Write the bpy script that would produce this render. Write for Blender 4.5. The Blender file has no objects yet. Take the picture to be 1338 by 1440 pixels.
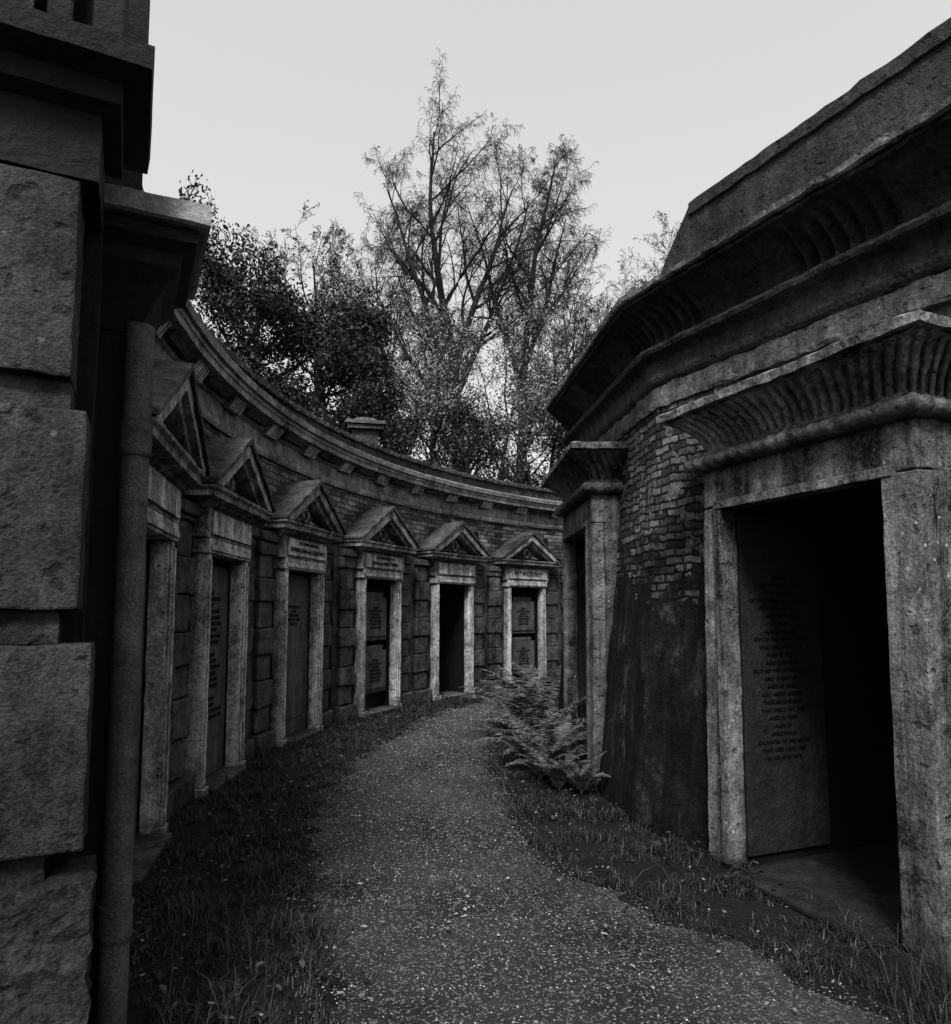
import bpy, bmesh, math, random
from mathutils import Vector, noise, Matrix
random.seed(7)
R_=math.radians
scene=bpy.context.scene
COL=scene.collection
CX,CY=8.53,6.86
def ring(R,phi):
    a=R_(phi); return (CX-R*math.cos(a), CY+R*math.sin(a))
# ------------------------------------------------------------------ materials
def newmat(name):
    m=bpy.data.materials.new(name); m.use_nodes=True
    nt=m.node_tree; nt.nodes.clear()
    o=nt.nodes.new('ShaderNodeOutputMaterial'); b=nt.nodes.new('ShaderNodeBsdfPrincipled')
    nt.links.new(b.outputs[0],o.inputs[0]); b.inputs['Specular IOR Level'].default_value=0.25
    return m,nt,b
def N(nt,t,**k):
    n=nt.nodes.new(t)
    for a,v in k.items(): setattr(n,a,v)
    return n
def noi(nt,vec,scale,detail=6,rough=.6,mapscale=None,dist=0):
    if mapscale:
        mp=N(nt,'ShaderNodeMapping'); mp.inputs['Scale'].default_value=mapscale
        nt.links.new(vec,mp.inputs[0]); vec=mp.outputs[0]
    n=N(nt,'ShaderNodeTexNoise'); n.inputs['Scale'].default_value=scale
    n.inputs['Detail'].default_value=detail; n.inputs['Roughness'].default_value=rough
    n.inputs['Distortion'].default_value=dist
    nt.links.new(vec,n.inputs['Vector']); return n.outputs['Fac']
def math_(nt,op,a,b=None,clamp=False):
    n=N(nt,'ShaderNodeMath',operation=op); n.use_clamp=clamp
    for i,x in enumerate((a,b)):
        if x is None: continue
        if isinstance(x,(int,float)): n.inputs[i].default_value=x
        else: nt.links.new(x,n.inputs[i])
    return n.outputs[0]
def ramp(nt,fac,stops):
    r=N(nt,'ShaderNodeValToRGB'); e=r.color_ramp.elements
    while len(e)<len(stops): e.new(.5)
    for i,(p,c) in enumerate(stops):
        e[i].position=p; e[i].color=(c,c,c,1)
    nt.links.new(fac,r.inputs[0]); return r.outputs[0]
def mixc(nt,fac,a,b,mode='MIX'):
    n=N(nt,'ShaderNodeMix',data_type='RGBA',blend_type=mode)
    for idx,x in ((0,fac),(6,a),(7,b)):
        if isinstance(x,(int,float)):
            n.inputs[idx].default_value = x if idx==0 else (x,x,x,1)
        else: nt.links.new(x,n.inputs[idx])
    return n.outputs[2]
def stone(name,lo,hi,bump=.5,streak=.4,lichen=.5,pos=(.36,.66),spec=.25,grain=38,ao=.8,rough=.85,n4w=1.0,n3w=.5,pit=0):
    m,nt,b=newmat(name)
    P=N(nt,'ShaderNodeNewGeometry').outputs['Position']
    n1=noi(nt,P,1.6,7,.65,dist=.4)
    n2=noi(nt,P,1.3,6,.65,mapscale=(6,6,.45))
    n3=noi(nt,P,grain,4,.7)
    n4=noi(nt,P,7,8,.7,dist=.3)
    s=math_(nt,'ADD',math_(nt,'MULTIPLY',n1,.8-streak),math_(nt,'MULTIPLY',n2,streak))
    s=math_(nt,'ADD',math_(nt,'MULTIPLY',s,.62),math_(nt,'ADD',math_(nt,'MULTIPLY',n4,.30),math_(nt,'MULTIPLY',n3,.26)))
    c=ramp(nt,s,[(pos[0],lo),((pos[0]+pos[1])/2,lo+(hi-lo)*.35),(pos[1],hi)])
    v=N(nt,'ShaderNodeTexVoronoi'); v.inputs['Scale'].default_value=17; nt.links.new(P,v.inputs['Vector'])
    lm=math_(nt,'LESS_THAN',math_(nt,'ADD',v.outputs['Distance'],math_(nt,'MULTIPLY',n3,.25)),.27)
    lm=math_(nt,'MULTIPLY',lm,math_(nt,'GREATER_THAN',n1,.56))
    c=mixc(nt,math_(nt,'MULTIPLY',lm,lichen),c,min(.6,hi*1.4))
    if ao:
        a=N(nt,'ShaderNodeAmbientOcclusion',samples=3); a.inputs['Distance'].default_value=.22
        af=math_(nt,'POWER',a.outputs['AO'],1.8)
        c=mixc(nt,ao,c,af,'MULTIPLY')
    h=math_(nt,'ADD',math_(nt,'MULTIPLY',n4,n4w),math_(nt,'MULTIPLY',n3,n3w))
    if pit:
        pv=noi(nt,P,16,3,.5)
        pm=ramp(nt,pv,[(.30,0),(.40,1)])
        c=mixc(nt,pit,c,pm,'MULTIPLY'); h=math_(nt,'ADD',h,math_(nt,'MULTIPLY',pm,.5))
    nt.links.new(c,b.inputs['Base Color']); b.inputs['Roughness'].default_value=rough
    b.inputs['Specular IOR Level'].default_value=spec
    bp=N(nt,'ShaderNodeBump'); bp.inputs['Strength'].default_value=bump; bp.inputs['Distance'].default_value=.035
    nt.links.new(h,bp.inputs['Height']); nt.links.new(bp.outputs[0],b.inputs['Normal'])
    return m
def brick(name,lo,hi,bw=.23,bh=.078,mort=.012,bump=1.0,mc=.5,patch=None,dist=(.05,.035),plaster=None):
    m,nt,b=newmat(name)
    uv=N(nt,'ShaderNodeUVMap').outputs[0]
    P=N(nt,'ShaderNodeNewGeometry').outputs['Position']
    nn=N(nt,'ShaderNodeTexNoise'); nn.inputs['Scale'].default_value=7; nn.inputs['Detail'].default_value=5; nt.links.new(uv,nn.inputs['Vector'])
    add=N(nt,'ShaderNodeVectorMath',operation='MULTIPLY_ADD'); nt.links.new(nn.outputs['Color'],add.inputs[0])
    add.inputs[1].default_value=(dist[0],dist[1],0); nt.links.new(uv,add.inputs[2])
    t=N(nt,'ShaderNodeTexBrick'); nt.links.new(add.outputs[0],t.inputs['Vector'])
    t.inputs['Scale'].default_value=1; t.inputs['Brick Width'].default_value=bw; t.inputs['Row Height'].default_value=bh
    t.inputs['Mortar Size'].default_value=mort; t.inputs['Mortar Smooth'].default_value=.8
    t.inputs['Color1'].default_value=(lo,lo,lo,1); t.inputs['Color2'].default_value=(hi,hi,hi,1)
    k=lo*(1-mc)*.3+hi*mc*.3
    t.inputs['Mortar'].default_value=(k,k,k,1); t.inputs['Bias'].default_value=-.1
    n1=noi(nt,P,1.7,8,.7); n3=noi(nt,P,26,6,.75); n4=noi(nt,P,6,7,.7)
    c=mixc(nt,1.0,t.outputs['Color'],ramp(nt,n1,[(.38,.2),(.6,1.0)]),'MULTIPLY')
    c=mixc(nt,1.0,c,ramp(nt,n3,[(.32,.3),(.62,1.1)]),'MULTIPLY')
    fac=t.outputs['Fac']
    if patch is not None:
        pm=ramp(nt,n4,[(patch-.02,0),(patch+.02,1)])
        rc=ramp(nt,n3,[(.35,lo*.7),(.65,hi*.55)])
        c=mixc(nt,pm,c,rc); fac=math_(nt,'MULTIPLY',fac,math_(nt,'SUBTRACT',1.0,pm))
    if plaster is not None:
        sx=N(nt,'ShaderNodeSeparateXYZ'); nt.links.new(P,sx.inputs[0])
        q=math_(nt,'SUBTRACT',plaster,sx.outputs[2])
        q=math_(nt,'ADD',q,math_(nt,'MULTIPLY',math_(nt,'SUBTRACT',n1,.5),2.4))
        q=math_(nt,'ADD',q,math_(nt,'MULTIPLY',math_(nt,'SUBTRACT',n4,.5),2.0))
        pl=ramp(nt,math_(nt,'ADD',q,.5),[(.44,0),(.56,1)])
        st=noi(nt,P,1.5,7,.7,mapscale=(3.2,3.2,.8),dist=.5)
        s2=math_(nt,'ADD',math_(nt,'MULTIPLY',st,.5),math_(nt,'ADD',math_(nt,'MULTIPLY',n4,.3),math_(nt,'MULTIPLY',n3,.2)))
        pc=ramp(nt,s2,[(.44,.003),(.54,.014),(.63,.09)])
        c=mixc(nt,pl,c,pc)
        fac=math_(nt,'MULTIPLY',fac,math_(nt,'SUBTRACT',1.0,math_(nt,'MULTIPLY',pl,.95)))
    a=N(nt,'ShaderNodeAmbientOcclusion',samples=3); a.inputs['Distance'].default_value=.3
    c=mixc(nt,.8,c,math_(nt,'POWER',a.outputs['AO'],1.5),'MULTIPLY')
    nt.links.new(c,b.inputs['Base Color']); b.inputs['Roughness'].default_value=.9
    b.inputs['Specular IOR Level'].default_value=.15
    h=math_(nt,'ADD',math_(nt,'MULTIPLY',fac,-1.2),math_(nt,'ADD',math_(nt,'MULTIPLY',n3,.9),math_(nt,'MULTIPLY',n4,1.0)))
    if plaster is not None: h=math_(nt,'ADD',h,math_(nt,'MULTIPLY',pl,.6))
    bp=N(nt,'ShaderNodeBump'); bp.inputs['Strength'].default_value=bump; bp.inputs['Distance'].default_value=.022
    nt.links.new(h,bp.inputs['Height']); nt.links.new(bp.outputs[0],b.inputs['Normal'])
    return m
def island(name,stops,rough=.7,spec=.3):
    m,nt,b=newmat(name)
    g=N(nt,'ShaderNodeNewGeometry')
    c=ramp(nt,g.outputs['Random Per Island'],stops)
    nt.links.new(c,b.inputs['Base Color']); b.inputs['Roughness'].default_value=rough
    b.inputs['Specular IOR Level'].default_value=spec
    return m
def flat(name,c,rough=.9):
    m,nt,b=newmat(name)
    P=N(nt,'ShaderNodeNewGeometry').outputs['Position']
    nt.links.new(ramp(nt,noi(nt,P,12,5,.6),[(.3,c*.5),(.7,c*1.3)]),b.inputs['Base Color']); b.inputs['Roughness'].default_value=rough
    b.inputs['Specular IOR Level'].default_value=.1
    return m
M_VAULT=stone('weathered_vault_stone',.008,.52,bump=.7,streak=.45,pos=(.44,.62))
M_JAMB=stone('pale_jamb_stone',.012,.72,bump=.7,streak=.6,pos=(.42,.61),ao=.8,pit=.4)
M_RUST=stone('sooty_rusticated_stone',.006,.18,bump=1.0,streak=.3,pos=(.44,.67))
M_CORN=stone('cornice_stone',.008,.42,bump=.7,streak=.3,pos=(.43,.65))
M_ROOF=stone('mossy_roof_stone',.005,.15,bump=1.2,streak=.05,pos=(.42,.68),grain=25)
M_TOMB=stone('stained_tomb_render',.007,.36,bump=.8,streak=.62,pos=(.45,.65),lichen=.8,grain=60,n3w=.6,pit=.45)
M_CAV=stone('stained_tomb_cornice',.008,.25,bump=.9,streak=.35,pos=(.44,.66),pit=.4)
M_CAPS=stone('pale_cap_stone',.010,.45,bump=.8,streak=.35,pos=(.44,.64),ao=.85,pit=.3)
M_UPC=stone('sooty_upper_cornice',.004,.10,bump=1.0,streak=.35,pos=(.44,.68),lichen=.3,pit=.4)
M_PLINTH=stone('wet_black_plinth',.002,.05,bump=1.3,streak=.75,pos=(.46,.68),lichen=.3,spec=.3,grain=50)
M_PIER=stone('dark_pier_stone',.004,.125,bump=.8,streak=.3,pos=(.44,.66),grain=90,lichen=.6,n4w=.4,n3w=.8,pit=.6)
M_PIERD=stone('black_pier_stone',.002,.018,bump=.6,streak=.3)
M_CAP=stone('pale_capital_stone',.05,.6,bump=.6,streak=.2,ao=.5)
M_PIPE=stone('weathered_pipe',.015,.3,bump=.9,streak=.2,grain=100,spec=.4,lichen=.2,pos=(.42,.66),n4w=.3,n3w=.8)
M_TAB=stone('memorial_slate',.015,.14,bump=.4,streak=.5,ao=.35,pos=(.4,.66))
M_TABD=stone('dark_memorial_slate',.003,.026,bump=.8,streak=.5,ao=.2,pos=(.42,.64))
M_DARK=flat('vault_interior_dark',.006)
M_LET=flat('cut_lettering_black',.006)
M_LETP=flat('worn_lettering',.002)
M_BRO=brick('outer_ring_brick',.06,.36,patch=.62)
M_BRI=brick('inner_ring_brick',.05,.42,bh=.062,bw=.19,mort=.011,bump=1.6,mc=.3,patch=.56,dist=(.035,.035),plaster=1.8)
M_BARK=flat('dark_bark',.025)
M_TWIG=flat('twig_bark',.03)
M_LEAFD=island('dark_leaves',[(0,.008),(.7,.02),(1,.06)],.6)
M_LEAFL=island('pale_leaves',[(0,.03),(.6,.12),(1,.34)],.6)
M_FERN=island('fern_leaflets',[(0,.018),(.6,.06),(1,.17)],.6)
M_GRASS=island('grass_blades',[(0,.004),(.8,.020),(1,.08)],.7)
M_GRAV=island('gravel_stones',[(0,.012),(.55,.06),(.88,.18),(1,.45)],.8)
M_LIT=island('fallen_leaves',[(0,.06),(.6,.18),(1,.4)],.6)
def ground_mat(name,lo,hi,scale,speck):
    m,nt,b=newmat(name)
    P=N(nt,'ShaderNodeNewGeometry').outputs['Position']
    n1=noi(nt,P,1.1,6,.6); n2=noi(nt,P,scale,6,.75)
    v=N(nt,'ShaderNodeTexVoronoi'); v.inputs['Scale'].default_value=scale*1.2; nt.links.new(P,v.inputs['Vector'])
    c=ramp(nt,math_(nt,'ADD',math_(nt,'MULTIPLY',n1,.55),math_(nt,'MULTIPLY',n2,.45)),[(.40,lo),(.62,hi)])
    sp=N(nt,'ShaderNodeSeparateColor'); nt.links.new(v.outputs['Color'],sp.inputs[0])
    c=mixc(nt,math_(nt,'MULTIPLY',math_(nt,'GREATER_THAN',sp.outputs[0],.84),speck),c,hi*2.8)
    nt.links.new(c,b.inputs['Base Color']); b.inputs['Roughness'].default_value=.9
    b.inputs['Specular IOR Level'].default_value=.2
    bp=N(nt,'ShaderNodeBump'); bp.inputs['Strength'].default_value=1.0; bp.inputs['Distance'].default_value=.025
    h=math_(nt,'SUBTRACT',n2,v.outputs['Distance'])
    nt.links.new(h,bp.inputs['Height']); nt.links.new(bp.outputs[0],b.inputs['Normal'])
    return m
M_SOIL=ground_mat('dark_soil_moss',.003,.013,30,.15)
M_PATH=ground_mat('damp_gravel',.009,.085,85,.8)

# ------------------------------------------------------------------ mesh builder
def top(o,label,cat,group=None,kind=None):
    o["label"]=label; o["category"]=cat
    if group:o["group"]=group
    if kind:o["kind"]=kind
    return o
def empty(name,loc=(0,0,0),rz=0):
    o=bpy.data.objects.new(name,None); o.location=loc; o.rotation_euler=(0,0,rz); o.empty_display_size=.2
    COL.objects.link(o); return o
class MB:
    def __init__(s): s.v=[]; s.f=[]; s.uv=None
    def patch(s,a,b,c,d,nu,nv):
        a,b,c,d=map(Vector,(a,b,c,d)); o=len(s.v)
        for j in range(nv+1):
            t=j/nv; p=a.lerp(d,t); q=b.lerp(c,t)
            for i in range(nu+1): s.v.append(tuple(p.lerp(q,i/nu)))
        for j in range(nv):
            for i in range(nu):
                k=o+j*(nu+1)+i; s.f.append((k,k+1,k+nu+2,k+nu+1))
    def hexa(s,B,T,res=.12):
        def n(a,b): return max(1,int(round((Vector(a)-Vector(b)).length/res)))
        nx=n(B[0],B[1]); ny=n(B[1],B[2]); nz=n(B[0],T[0])
        s.patch(B[0],B[3],B[2],B[1],ny,nx); s.patch(T[0],T[1],T[2],T[3],nx,ny)
        s.patch(B[0],B[1],T[1],T[0],nx,nz); s.patch(B[1],B[2],T[2],T[1],ny,nz)
        s.patch(B[2],B[3],T[3],T[2],nx,nz); s.patch(B[3],B[0],T[0],T[3],ny,nz)
    def box(s,x0,x1,y0,y1,z0,z1,res=.12):
        s.hexa([(x0,y0,z0),(x1,y0,z0),(x1,y1,z0),(x0,y1,z0)],[(x0,y0,z1),(x1,y0,z1),(x1,y1,z1),(x0,y1,z1)],res)
    def taper(s,x0,x1,y0,y1,z0,z1,ix0=0,ix1=0,iy0=0,iy1=0,res=.12):
        s.hexa([(x0,y0,z0),(x1,y0,z0),(x1,y1,z0),(x0,y1,z0)],[(x0+ix0,y0+iy0,z1),(x1-ix1,y0+iy0,z1),(x1-ix1,y1-iy1,z1),(x0+ix0,y1-iy1,z1)],res)
    def sweep(s,path,prof,side=1,step=.1,flute=None):
        P=[Vector(p) for p in path]; nrm=[]
        segn=[]
        for i in range(len(P)-1):
            d=(P[i+1]-P[i]).normalized(); segn.append(Vector((-d.y,d.x))*side)
        for i in range(len(P)):
            if i==0: nrm.append(segn[0])
            elif i==len(P)-1: nrm.append(segn[-1])
            else:
                m=(segn[i-1]+segn[i]).normalized(); nrm.append(m/max(.3,m.dot(segn[i])))
        pts=[];acc=0
        for i in range(len(P)-1):
            L=(P[i+1]-P[i]).length; k=max(1,int(math.ceil(L/step)))
            for j in range(k):
                t=j/k
                pts.append((P[i].lerp(P[i+1],t),nrm[i].lerp(nrm[i+1],t),acc+L*t,L*t,L))
            acc+=L
        pts.append((P[-1],nrm[-1],acc,L,L))
        if s.uv is None: s.uv=[]
        o=len(s.v); m=len(prof)
        for p,n,u,ls,L in pts:
            vl=0
            for j,pr in enumerate(prof):
                off=pr[0]
                if flute and len(pr)>2: off+=flute(ls,L)*pr[2]
                if j: vl+=math.hypot(pr[0]-prof[j-1][0],pr[1]-prof[j-1][1])
                q=p+n*off; s.v.append((q.x,q.y,pr[1])); s.uv.append((u,vl))
        for i in range(len(pts)-1):
            for j in range(m-1):
                k=o+i*m+j; s.f.append((k,k+m,k+m+1,k+1))
        if m>2:
            s.f.append(tuple(o+j for j in range(m))[::-1]); s.f.append(tuple(o+(len(pts)-1)*m+j for j in range(m)))
    def tube(s,pts,rad,sides=6,cap=True):
        o=len(s.v); n=len(pts)
        for i,p in enumerate(pts):
            d=(pts[min(i+1,n-1)]-pts[max(i-1,0)])
            if d.length<1e-6: d=Vector((0,0,1))
            d.normalize(); a=d.orthogonal().normalized(); b=d.cross(a)
            for k in range(sides):
                t=2*math.pi*k/sides; q=p+(a*math.cos(t)+b*math.sin(t))*rad[i]; s.v.append((q.x,q.y,q.z))
        for i in range(n-1):
            for k in range(sides):
                k2=(k+1)%sides; s.f.append((o+i*sides+k,o+i*sides+k2,o+(i+1)*sides+k2,o+(i+1)*sides+k))
        if cap: s.f.append(tuple(o+(n-1)*sides+k for k in range(sides)))
    def obj(s,name,mat,parent=None,bevel=0,rough=0,freq=7,smooth=False,merge=True):
        me=bpy.data.meshes.new(name); me.from_pydata(s.v,[],s.f)
        uvl=me.uv_layers.new(name='UVMap')
        if s.uv is not None and len(s.uv)==len(s.v):
            vi=[0]*len(me.loops); me.loops.foreach_get('vertex_index',vi)
            buf=[0.0]*(2*len(vi))
            for i,k in enumerate(vi): buf[2*i],buf[2*i+1]=s.uv[k]
            uvl.data.foreach_set('uv',buf)
        if merge:
            bm=bmesh.new(); bm.from_mesh(me); bmesh.ops.remove_doubles(bm,verts=bm.verts,dist=.0008)
            if s.uv is None: bmesh.ops.recalc_face_normals(bm,faces=bm.faces)
            bm.to_mesh(me); bm.free()
        o=bpy.data.objects.new(name,me); COL.objects.link(o); me.materials.append(mat)
        if parent: o.parent=parent
        if rough:
            sd=Vector((random.random()*50,random.random()*50,0))
            for v in me.vertices:
                p=v.co+sd
                v.co=v.co+noise.noise_vector(p*freq)*rough+noise.noise_vector(p*freq*3.7)*rough*.6
        if bevel:
            b=o.modifiers.new('bevel','BEVEL'); b.width=bevel; b.segments=2; b.limit_method='ANGLE'; b.angle_limit=R_(38)
        if smooth:
            me.polygons.foreach_set('use_smooth',[True]*len(me.polygons))
        return o
def text(body,size,loc,rot,parent,mat,name='inscription',sp=1.0):
    cu=bpy.data.curves.new(name,'FONT'); cu.body=body; cu.size=size; cu.align_x='CENTER'; cu.align_y='CENTER'
    cu.extrude=.002; cu.space_line=sp; cu.resolution_u=2
    t=bpy.data.objects.new('tmp',cu); COL.objects.link(t)
    bpy.context.view_layer.update()
    me=bpy.data.meshes.new_from_object(t.evaluated_get(bpy.context.evaluated_depsgraph_get()))
    bpy.data.objects.remove(t)
    o=bpy.data.objects.new(name,me); COL.objects.link(o); me.materials.clear(); me.materials.append(mat)
    o.location=loc; o.rotation_euler=rot; o.parent=parent
    return o

# ------------------------------------------------------------------ ground, path, terrace
m=MB(); S=400
m.v=[(-S,-S,0),(S,-S,0),(S,S,0),(-S,S,0)]; m.f=[(0,1,2,3)]
top(m.obj('ground',M_SOIL),'dark mossy earth floor of the circle','ground',kind='structure')
LE=[(-.2,-1),(-.35,2.2),(-.5,2.8),(-.72,3.5),(-1.0,4.4),(-1.22,5.4),(-1.3,6.2),(-1.15,7.7),(-.95,9.0),(-.68,10.4),(-.2,11.9),(.7,13.3),(2.2,14.8),(4,15.9)]
RE=[(2.3,-1),(1.75,2.2),(1.5,2.9),(1.15,3.5),(.75,4.0),(.42,4.6),(.25,5.4),(.14,7),(.15,9),(.3,10.2),(.6,11.4),(1.5,12.8),(2.9,14),(4.4,14.8)]
def smooth_line(L,k=8,amp=.03,seed=0):
    out=[]
    for i in range(len(L)-1):
        for j in range(k):
            t=j/k; x=L[i][0]*(1-t)+L[i+1][0]*t; y=L[i][1]*(1-t)+L[i+1][1]*t
            out.append((x+amp*noise.noise(Vector((x*3,y*5,seed)))*2+amp*.6*noise.noise(Vector((x*9,y*17,seed))),y))
    out.append(L[-1]); return out
le=smooth_line(LE,14,.08,1); re=smooth_line(RE,14,.08,5)
m=MB(); 
for a,b in zip(le,re):
    for k in range(7):
        t=k/6; m.v.append((a[0]*(1-t)+b[0]*t,a[1]*(1-t)+b[1]*t,.006+.03*math.sin(math.pi*t)))
for i in range(len(le)-1):
    for k in range(6):
        q=i*7+k; m.f.append((q,q+1,q+8,q+7))
top(m.obj('path',M_PATH,smooth=True),'curving damp gravel path between the vaults','path',kind='structure')
def edge(L,y):
    for i in range(len(L)-1):
        if L[i][1]<=y<=L[i+1][1]:
            t=(y-L[i][1])/(L[i+1][1]-L[i][1]); return L[i][0]*(1-t)+L[i+1][0]*t
    return 0
m=MB(); phis=[-24+i*4 for i in range(0,33)]; Rs=[11.45,12.5,15,20,30,60,150,400]
for ph in phis:
    for r in Rs:
        x,y=ring(r,ph); m.v.append((x,y,4.02+(0 if r<13 else .25*noise.noise(Vector((x*.2,y*.2,0)))+min(1.2,(r-12)*.06))))
for i in range(len(phis)-1):
    for j in range(len(Rs)-1):
        q=i*len(Rs)+j; m.f.append((q,q+1,q+1+len(Rs),q+len(Rs)))
top(m.obj('terrain',M_SOIL,smooth=True),'raised earth terrace behind the outer ring of vaults','terrain',kind='structure')

# ------------------------------------------------------------------ outer ring wall
RW=11.12
arc=[ring(RW,p) for p in [-22.0+i*1.0 for i in range(0,104)]]
arcb=[ring(12.4,p) for p in [-22.0+i*3.0 for i in range(0,35)]]
rw=empty('ring_wall',(0,0,0))
top(rw,'curved brick retaining wall with moulded stone cornice above the vaults','wall')
m=MB(); m.sweep(arc,[(-1.2,2.5),(0,2.5),(0,3.4)],side=-1,step=.12); m.obj('brick_wall',M_BRO,rw,rough=.006)
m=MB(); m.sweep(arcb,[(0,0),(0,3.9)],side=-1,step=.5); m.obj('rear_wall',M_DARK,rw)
m=MB(); m.sweep(arc,[(-.3,3.36),(.035,3.362),(.05,3.40),(.05,3.45),(.02,3.47),(.02,3.63),(.05,3.65),(.06,3.70),(.1,3.72),(.22,3.74),(.225,3.80),(.24,3.81),(.24,3.85),(.27,3.86),(.28,3.93),(.20,3.97),(.03,4.0),(-.3,4.01)],side=-1,step=.1)
m.obj('cornice',M_CORN,rw,rough=.007,freq=5)
m=MB(); m.sweep(arc,[(-.3,3.95),(.0,3.99),(.0,4.17),(.05,4.175),(.055,4.235),(-.05,4.27),(-.34,4.27),(-.34,3.95)],side=-1,step=.08)
m.obj('coping',M_ROOF,rw,rough=.022,freq=7)
def LL(p):
    a=R_(90-p); cx,cy=ring(RW,p)
    return lambda x,y,z:(cx+x*math.cos(a)-y*math.sin(a), cy+x*math.sin(a)+y*math.cos(a), z)
ph=-20.5
while ph<62:
    m=MB()
    for k in range(6):
        L=LL(ph+(k-2.5)*.27); x0,x1=-.017,.017
        m.hexa([L(x0,-.08,3.61),L(x1,-.08,3.61),L(x1,.02,3.61),L(x0,.02,3.61)],[L(x0,-.17,3.738),L(x1,-.17,3.738),L(x1,.02,3.738),L(x0,.02,3.738)],.3)
    m.obj('dentil_cluster',M_JAMB,rw,rough=.004)
    L=LL(ph+2.8); x0,x1=-.27,.27
    m=MB(); m.hexa([L(x0,-.11,3.675),L(x1,-.11,3.675),L(x1,.02,3.675),L(x0,.02,3.675)],[L(x0,-.19,3.737),L(x1,-.19,3.737),L(x1,.02,3.737),L(x0,.02,3.737)],.1)
    m.obj('cornice_block',M_ROOF,rw,bevel=.006,rough=.005)
    ph+=5.6
for p in (4,16,28,40,51):
    m=MB(); L=LL(p)
    m.hexa([L(-.06,-.012,2.98),L(.06,-.012,2.98),L(.06,.0,2.98),L(-.06,.0,2.98)],[L(-.06,-.012,3.13),L(.06,-.012,3.13),L(.06,0,3.13),L(-.06,0,3.13)],.3)
    m.obj('vent',M_DARK,rw)

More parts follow.
